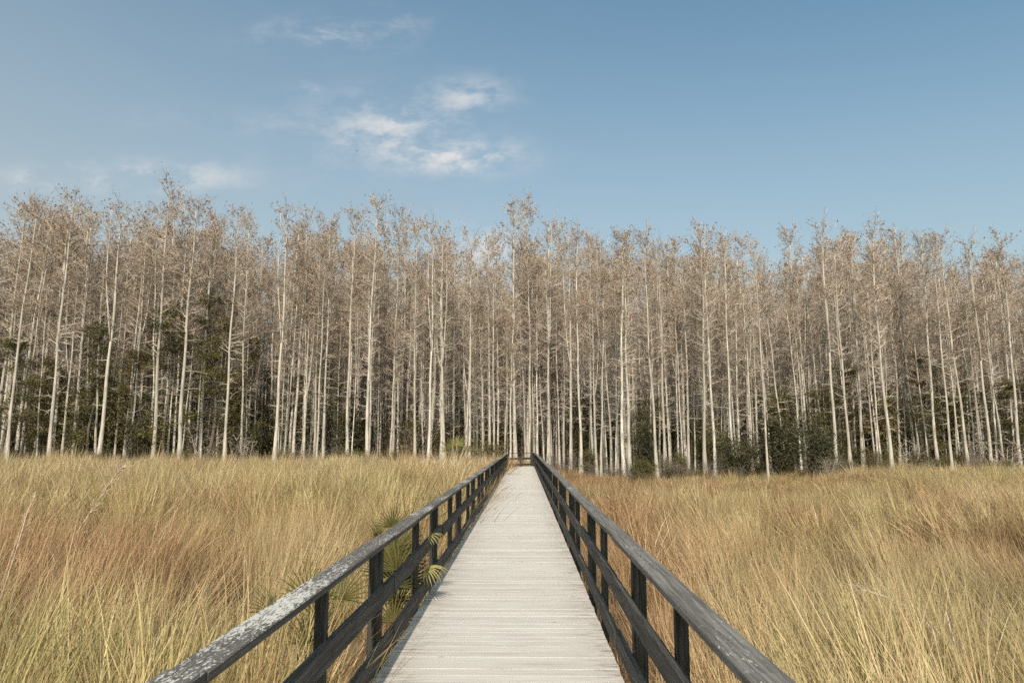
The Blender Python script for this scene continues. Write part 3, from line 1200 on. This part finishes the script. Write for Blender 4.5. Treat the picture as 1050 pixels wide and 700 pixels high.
wm = [m.mesh("undergrowth_clump", [M_stem, M_leaf if i < 5 else M_drybush]) for i, m in enumerate(wm)]
instancer("undergrowth", wm, uP, uR, uS, uI, {}, "dark green and brown undergrowth between the trunks of the wood")


# ------------------------------------------------------------------ palms
def frond(seed, nleaf, R_, droop, wid=.022, fold=.25, spread=92):
    """fan frond: hub at the origin, fan opens around +Y, in the XY plane; returns MB"""
    r = random.Random(seed)
    b = MB()
    for k in range(nleaf):
        u = k / (nleaf - 1) * 2 - 1
        an = R(spread) * u
        L = R_ * (1 - .28 * abs(u)) * r.uniform(.88, 1.08)
        d = Vector((math.sin(an), math.cos(an), fold * (1 - abs(u)) + r.uniform(-.05, .05))).normalized()
        sd = d.cross(Vector((0, 0, 1))).normalized()
        p = Vector((0, 0, 0))
        vs, fs, va = [], [], []
        segs = 5
        dr = droop * r.uniform(.6, 1.6)
        q = min(1, max(0, r.gauss(.5, .25)))
        for i in range(segs + 1):
            t = i / segs
            w = wid * (.35 + 1.4 * t if t < .4 else .91 * (1 - (t - .4) / .6) ** .7 + .05)
            up = Vector((0, 0, w * .35))
            vs += [tuple(p - sd * w * .5 + up), tuple(p), tuple(p + sd * w * .5 + up)]
            va += [q] * 3
            d = (d + Vector((0, 0, -dr * t * .5))).normalized()
            p = p + d * (L / segs)
        for i in range(segs):
            o = 3 * i
            fs += [(o, o + 1, o + 4, o + 3), (o + 1, o + 2, o + 5, o + 4)]
        b.add(vs, fs, 0, va)
    return b


def palm(loc, specs, label, dry_last=0, group=None):
    """specs: (hub offset, facing azimuth, pitch, roll, radius, droop) per frond"""
    t = link("palmetto", None)
    t.location = loc
    tag(t, label, "palm", group)
    st = MB()
    st.tube([(0, 0, -.25), (.02, 0, .12), (.03, .02, .26)], [.09, .085, .05], 8)
    st.obj("stem", [M_stem], t)
    for i, (hub, az, pit, roll, rad, dr, dry) in enumerate(specs):
        rad *= .78 if loc[2] > GZ + .01 else .9
        f = frond(int(abs(hub[0] * 100)) + i * 7, 18, rad, dr, .014 + rad * .016)
        Mx = Matrix.Translation(hub) @ Matrix.Rotation(az, 4, 'Z') @ Matrix.Rotation(pit, 4, 'X') @ Matrix.Rotation(roll, 4, 'Y')
        f.v = [tuple(Mx @ Vector(v)) for v in f.v]
        # leaf stalk from the stem to the hub
        hv = Vector(hub)
        mid = Vector((hv.x * .35, hv.y * .35, hv.z * .62 + .15))
        f.tube([Vector((.02, 0, .15)), mid, hv * .8 + mid * .2 * Vector((1, 1, 1)).length / 1.732, hv], [.012, .009, .008, .007], 5, 0, .6)
        f.obj("frond", [M_palmdry if dry else M_palm], t)
    return t


# by the left railing: the dense one whose frond hangs through the rails
z = -GZ
palm((-1.34, 7.55, GZ), [
    ((.02, .15, z + .50), R(-35), R(72), R(5), .42, .35, False),
    ((-.05, .05, z + .42), R(10), R(78), R(-10), .44, .25, False),
    ((-.14, -.10, z + .30), R(60), R(60), 0, .42, .3, False),
    ((.06, -.20, z + .20), R(165), R(70), 0, .40, .4, False),
    ((.10, .30, z + .35), R(-50), R(65), 0, .40, .9, False),
    ((.02, .45, z + .05), R(-20), R(70), 0, .45, .3, False),
    ((-.15, .35, z + .20), R(40), R(72), 0, .45, .3, False),
    ((.05, -.05, z + .02), R(-120), R(80), 0, .40, .5, False),
    ((.06, -.35, z - .1), R(-160), R(80), 0, .40, .5, False),
    ((-.02, .20, z + .28), R(-12), R(84), R(14), .46, .2, False),
    ((.04, -.12, z + .36), R(25), R(80), R(-18), .44, .3, False),
    ((-.06, .55, z + .38), R(-8), R(76), R(8), .44, .3, False),
    ((.06, .60, z + .12), R(-30), R(78), 0, .44, .5, False),
    ((.30, .12, z + .31), R(-92), R(12), R(10), .36, 2.2, True),
    ((.26, .42, z + .60), R(-80), R(20), R(-8), .34, 1.7, True),
], "dark dense palmetto pushing yellow fronds through the left railing above the deck")
# second one nearer, its fans show just above the left handrail
palm((-1.62, 5.5, GZ + .16), [
    ((-.02, .05, z + .30), R(35), R(66), 0, .42, .25, False),
    ((.16, .35, z + .24), R(-25), R(70), 0, .44, .25, False),
    ((-.26, -.05, z + .22), R(75), R(48), 0, .40, .35, False),
    ((.05, -.25, z + .05), R(150), R(60), 0, .38, .4, False),
    ((-.10, .30, z + .15), R(10), R(75), 0, .42, .3, True),
], "olive palmetto with narrow pointed fans showing just over the left handrail")
palm((-1.75, 9.3, GZ + .14), [
    ((.05, .0, z + .42), R(20), R(70), 0, .40, .25, False),
    ((.15, .1, z + .36), R(-50), R(60), 0, .40, .3, False),
    ((-.15, .1, z + .30), R(70), R(55), 0, .36, .35, False),
], "small dark palmetto tips poking up in the grass behind the left handrail")


def far_palm(px, Y, topy, label, yellow=True):
    p = at(px, 470, Y)
    h = at(px, topy, Y).z - GZ
    rr = random.Random(px)
    sp = []
    for i in range(11):
        az = i * 2.4
        el = rr.uniform(.1, 1.0)
        L = h * .5
        sp.append(((-math.sin(az) * L * .55 * math.cos(el), math.cos(az) * L * .55 * math.cos(el), h * .55 + L * .55 * math.sin(el)),
                   az, el * .9, 0, h * .36, .45, i % 3 != 2 and yellow))
    return palm((p.x, Y, GZ), sp, label)


far_palm(468, 42, 446, "yellow-green fan palm in front of the trunks near the boardwalk's far end")
far_palm(766, 44.5, 452, "small fan palm beside the left end of the big dark thicket")

# ------------------------------------------------------------------ small dead wood
def stalk(name, pts, r0, mat, label, cat, twigs=0, tl=.1, seed=1):
    rr = random.Random(seed)
    b = MB()
    P = [Vector(p) for p in pts]
    base = P[0].copy()
    P = [p - base for p in P]
    n = len(P)
    b.tube(P, [r0 * (1 - .6 * i / (n - 1)) for i in range(n)], 5)
    for _ in range(twigs):
        s = rr.uniform(.15, .98) * (n - 1)
        i = min(n - 2, int(s))
        q = P[i].lerp(P[i + 1], s - i)
        d = ((P[i + 1] - P[i]).normalized() * 1.6 + Vector((rr.uniform(-1, 1), rr.uniform(-1, 1), rr.uniform(-1, .6)))).normalized()
        L = tl * rr.uniform(.4, 1.2)
        m = q + d * L * .5 + Vector((0, 0, .01))
        b.tube([q, m, q + d * L + Vector((0, 0, -.02))], [r0 * .45, r0 * .35, r0 * .2], 3, 0, .5, False)
    o = b.obj(name, [mat])
    o.location = base
    return tag(o, label, cat)


stalk("dead_fern_stalk", [Vector((-7.75, 11.6, GZ)), at(86, 535, 11.8), at(104, 508, 11.9), at(116, 490, 12), at(124, 480, 12)], .014, M_pink,
      "dead pinkish fern stalk leaning over the straw grass near the left edge", "dead plant", 90, .22, 3)
stalk("dead_fern_stalk", [Vector((-5.95, 8.0, GZ)), at(18, 560, 8.0), at(28, 525, 8.1), at(36, 508, 8.2)], .010, M_pink,
      "shorter dead tan stalk near the left edge below the big leaning one", "dead plant", 50, .16, 4)
stalk("dead_branch", [at(969, 690, 6.6), at(966, 672, 6.7), at(956, 645, 6.8), at(938, 626, 7.0), at(910, 612, 7.2), at(870, 599, 7.4)], .012, M_dead,
      "long arched grey dead branch lying on the grass right of the boardwalk", "dead branch", 14, .22, 5)
stalk("dead_branch", [at(981, 670, 6.4), at(976, 650, 6.5), at(970, 627, 6.6)], .011, M_dead,
      "short straight pale dead stick standing beside the arched dead branch", "dead branch", 2, .1, 6)
stalk("dead_branch", [at(979, 668, 6.42), at(966, 652, 6.5), at(953, 636, 6.6)], .006, M_dead,
      "thin pale stick making a V with the short straight one in the grass", "dead branch", 2, .1, 7)
p = at(452, 490, 39)
stalk("dead_sapling", [Vector((p.x, 39, GZ)), at(452, 480, 39), at(452.5, 466, 39)], .045, M_dead,
      "short thin dead sapling stem standing in front of the yellow-green palm", "dead sapling", 0, .1, 8)
# pale broken stump
mb = MB()
mb.tube([(0, 0, 0), (0, 0, .5), (.04, 0, 1.0), (.1, 0, 1.25)], [.20, .15, .14, .06], 8)
mb.tube([(.02, 0, .95), (-.25, .02, 1.12), (-.42, .03, 1.1)], [.11, .09, .03], 6)
mb.tube([(.02, 0, 1.0), (.35, .0, 1.1), (.7, .0, 1.08)], [.06, .04, .02], 5)
st = mb.obj("tree_stump", [M_dead])
p = at(437, 475, 46)
st.location = (p.x, 46, GZ)
tag(st, "small white broken stump at the grass edge left of the yellow-green palm", "stump")

# the bird
mb = MB()
mb.tube([(-.16, 0, 0), (-.09, 0, 0), (0, 0, .005), (.08, 0, .01), (.12, 0, .015), (.15, 0, .01)], [.012, .022, .034, .024, .018, .004], 8)
for s in (-1, 1):
    mb.add([(.05, s * .02, .01), (.03, s * .16, .07), (-.02, s * .32, .05), (-.06, s * .15, .065), (-.05, s * .02, .01),
            (.05, s * .02, .002), (.03, s * .16, .062), (-.02, s * .32, .046), (-.06, s * .15, .057), (-.05, s * .02, .002)],
           [(0, 1, 3, 4), (1, 2, 3), (5, 9, 8, 6), (6, 8, 7), (0, 5, 6, 1), (1, 6, 7, 2), (4, 3, 8, 9), (3, 2, 7, 8)])
bd = mb.obj("bird", [M_bird])
bd.location = at(366, 155, 95)
bd.rotation_euler = (R(20), 0, R(25))
bd.scale = (1, 1, 1)
tag(bd, "tiny dark bird flying below the clouds", "bird")

# ------------------------------------------------------------------ sun and sky
SUN_EL = R(43)
SUN_AZ = R(180 + 3.2)         # compass-like angle of the sun from +Y, clockwise: behind the camera, a little to its left
sun_dir = Vector((math.sin(SUN_AZ) * math.cos(SUN_EL), math.cos(SUN_AZ) * math.cos(SUN_EL), math.sin(SUN_EL)))
sd = bpy.data.lights.new("sun", 'SUN')
sd.energy = 5.0
sd.angle = R(0.53)
sd.color = (1.0, .92, .83)
so = bpy.data.objects.new("sun", sd)
COL.objects.link(so)
so.rotation_euler = sun_dir.to_track_quat('Z', 'Y').to_euler()

w = bpy.data.worlds.new("World")
scene.world = w
w.use_nodes = True
g = NT(w.node_tree)
bg = w.node_tree.nodes["Background"]
sky = g.node("ShaderNodeTexSky", sky_type='NISHITA')
sky.sun_disc = False
sky.sun_elevation = SUN_EL
sky.sun_rotation = SUN_AZ
sky.altitude = 0
sky.air_density = 1.0
sky.dust_density = 3.0
sky.ozone_density = 1.0
co = g.node("ShaderNodeTexCoord").outputs["Generated"]
sp = g.node("ShaderNodeSeparateXYZ")
g.set(sp.inputs[0], co)
yy = g.math('MAXIMUM', sp.outputs[1], .05)
U = g.math('DIVIDE', sp.outputs[0], yy)
V_ = g.math('DIVIDE', sp.outputs[2], yy)
cv = g.node("ShaderNodeCombineXYZ")
g.set(cv.inputs[0], U)
g.set(cv.inputs[1], V_)
UV = cv.outputs[0]
wispy = g.noise(g.scale(UV, (13, 24, 1)), 1.0, 10, 0.68, .15)
soft = g.noise(g.scale(UV, (3.5, 7, 1)), 1.0, 4, 0.5, .3)
total = None
CL = [(325, 36, 62, 20, .34), (405, 28, 34, 20, .22), (395, 132, 66, 34, .62), (484, 98, 38, 18, .50), (472, 161, 58, 17, .85), (312, 90, 18, 8, .3),
      (155, 182, 95, 16, .62), (30, 184, 50, 14, .3), (275, 128, 50, 16, .12), (490, 262, 40, 30, .75), (150, 122, 40, 14, .08)]
for (cx, cy, rx, ry, amp) in CL:
    d = ray(cx, cy)
    u0, v0 = d.x / d.y, d.z / d.y
    k = F / (abs(d.y) ** -1)      # pixels per unit of u near the centre
    ex = g.math('MULTIPLY', g.math('SUBTRACT', U, u0), F / rx)
    ey = g.math('MULTIPLY', g.math('SUBTRACT', V_, v0), F / ry)
    r2 = g.math('ADD', g.math('MULTIPLY', ex, ex), g.math('MULTIPLY', ey, ey))
    m = g.math('MULTIPLY', g.math('EXPONENT', g.math('MULTIPLY', r2, -.9)), amp * 1.5)
    total = m if total is None else g.math('ADD', total, m)
tex = g.ramp(g.math('ADD', g.math('MULTIPLY', wispy, .65), g.math('MULTIPLY', soft, .35)), .43, .62)
cloud = g.math('MULTIPLY', total, g.math('ADD', g.math('MULTIPLY', tex, .95), .05), clamp=True)
front = g.ramp(sp.outputs[1], .05, .2)
cloud = g.math('MULTIPLY', cloud, front)
tint = g.mix(1.0, sky.outputs[0], (1.05, 1.31, 1.17), 'MULTIPLY')
hz = g.math('SUBTRACT', 1.0, g.ramp(sp.outputs[2], -.12, .66))
hz = g.math('ADD', g.math('MULTIPLY', hz, .86), g.math('MULTIPLY', g.math('MULTIPLY', U, -.14), g.ramp(sp.outputs[1], .3, .7)), clamp=True)
tint = g.mix(hz, tint, (3.85, 3.8, 3.6))
col = g.mix(cloud, tint, (5.0, 5.05, 5.1))
g.set(bg.inputs[0], col)
bg.inputs[1].default_value = 0.147

# ------------------------------------------------------------------ render look
vs = scene.view_settings
vs.view_transform = 'Standard'
vs.look = 'None'
vs.exposure = -0.05
vs.gamma = 1.0
vs.use_curve_mapping = False
cy = scene.cycles if hasattr(scene, "cycles") else None
if cy:
    cy.max_bounces = 4
    cy.diffuse_bounces = 2
    cy.transmission_bounces = 3
    cy.use_denoising = False
    cy.use_adaptive_sampling = True
    cy.adaptive_threshold = 0.02
    cy.adaptive_min_samples = 24
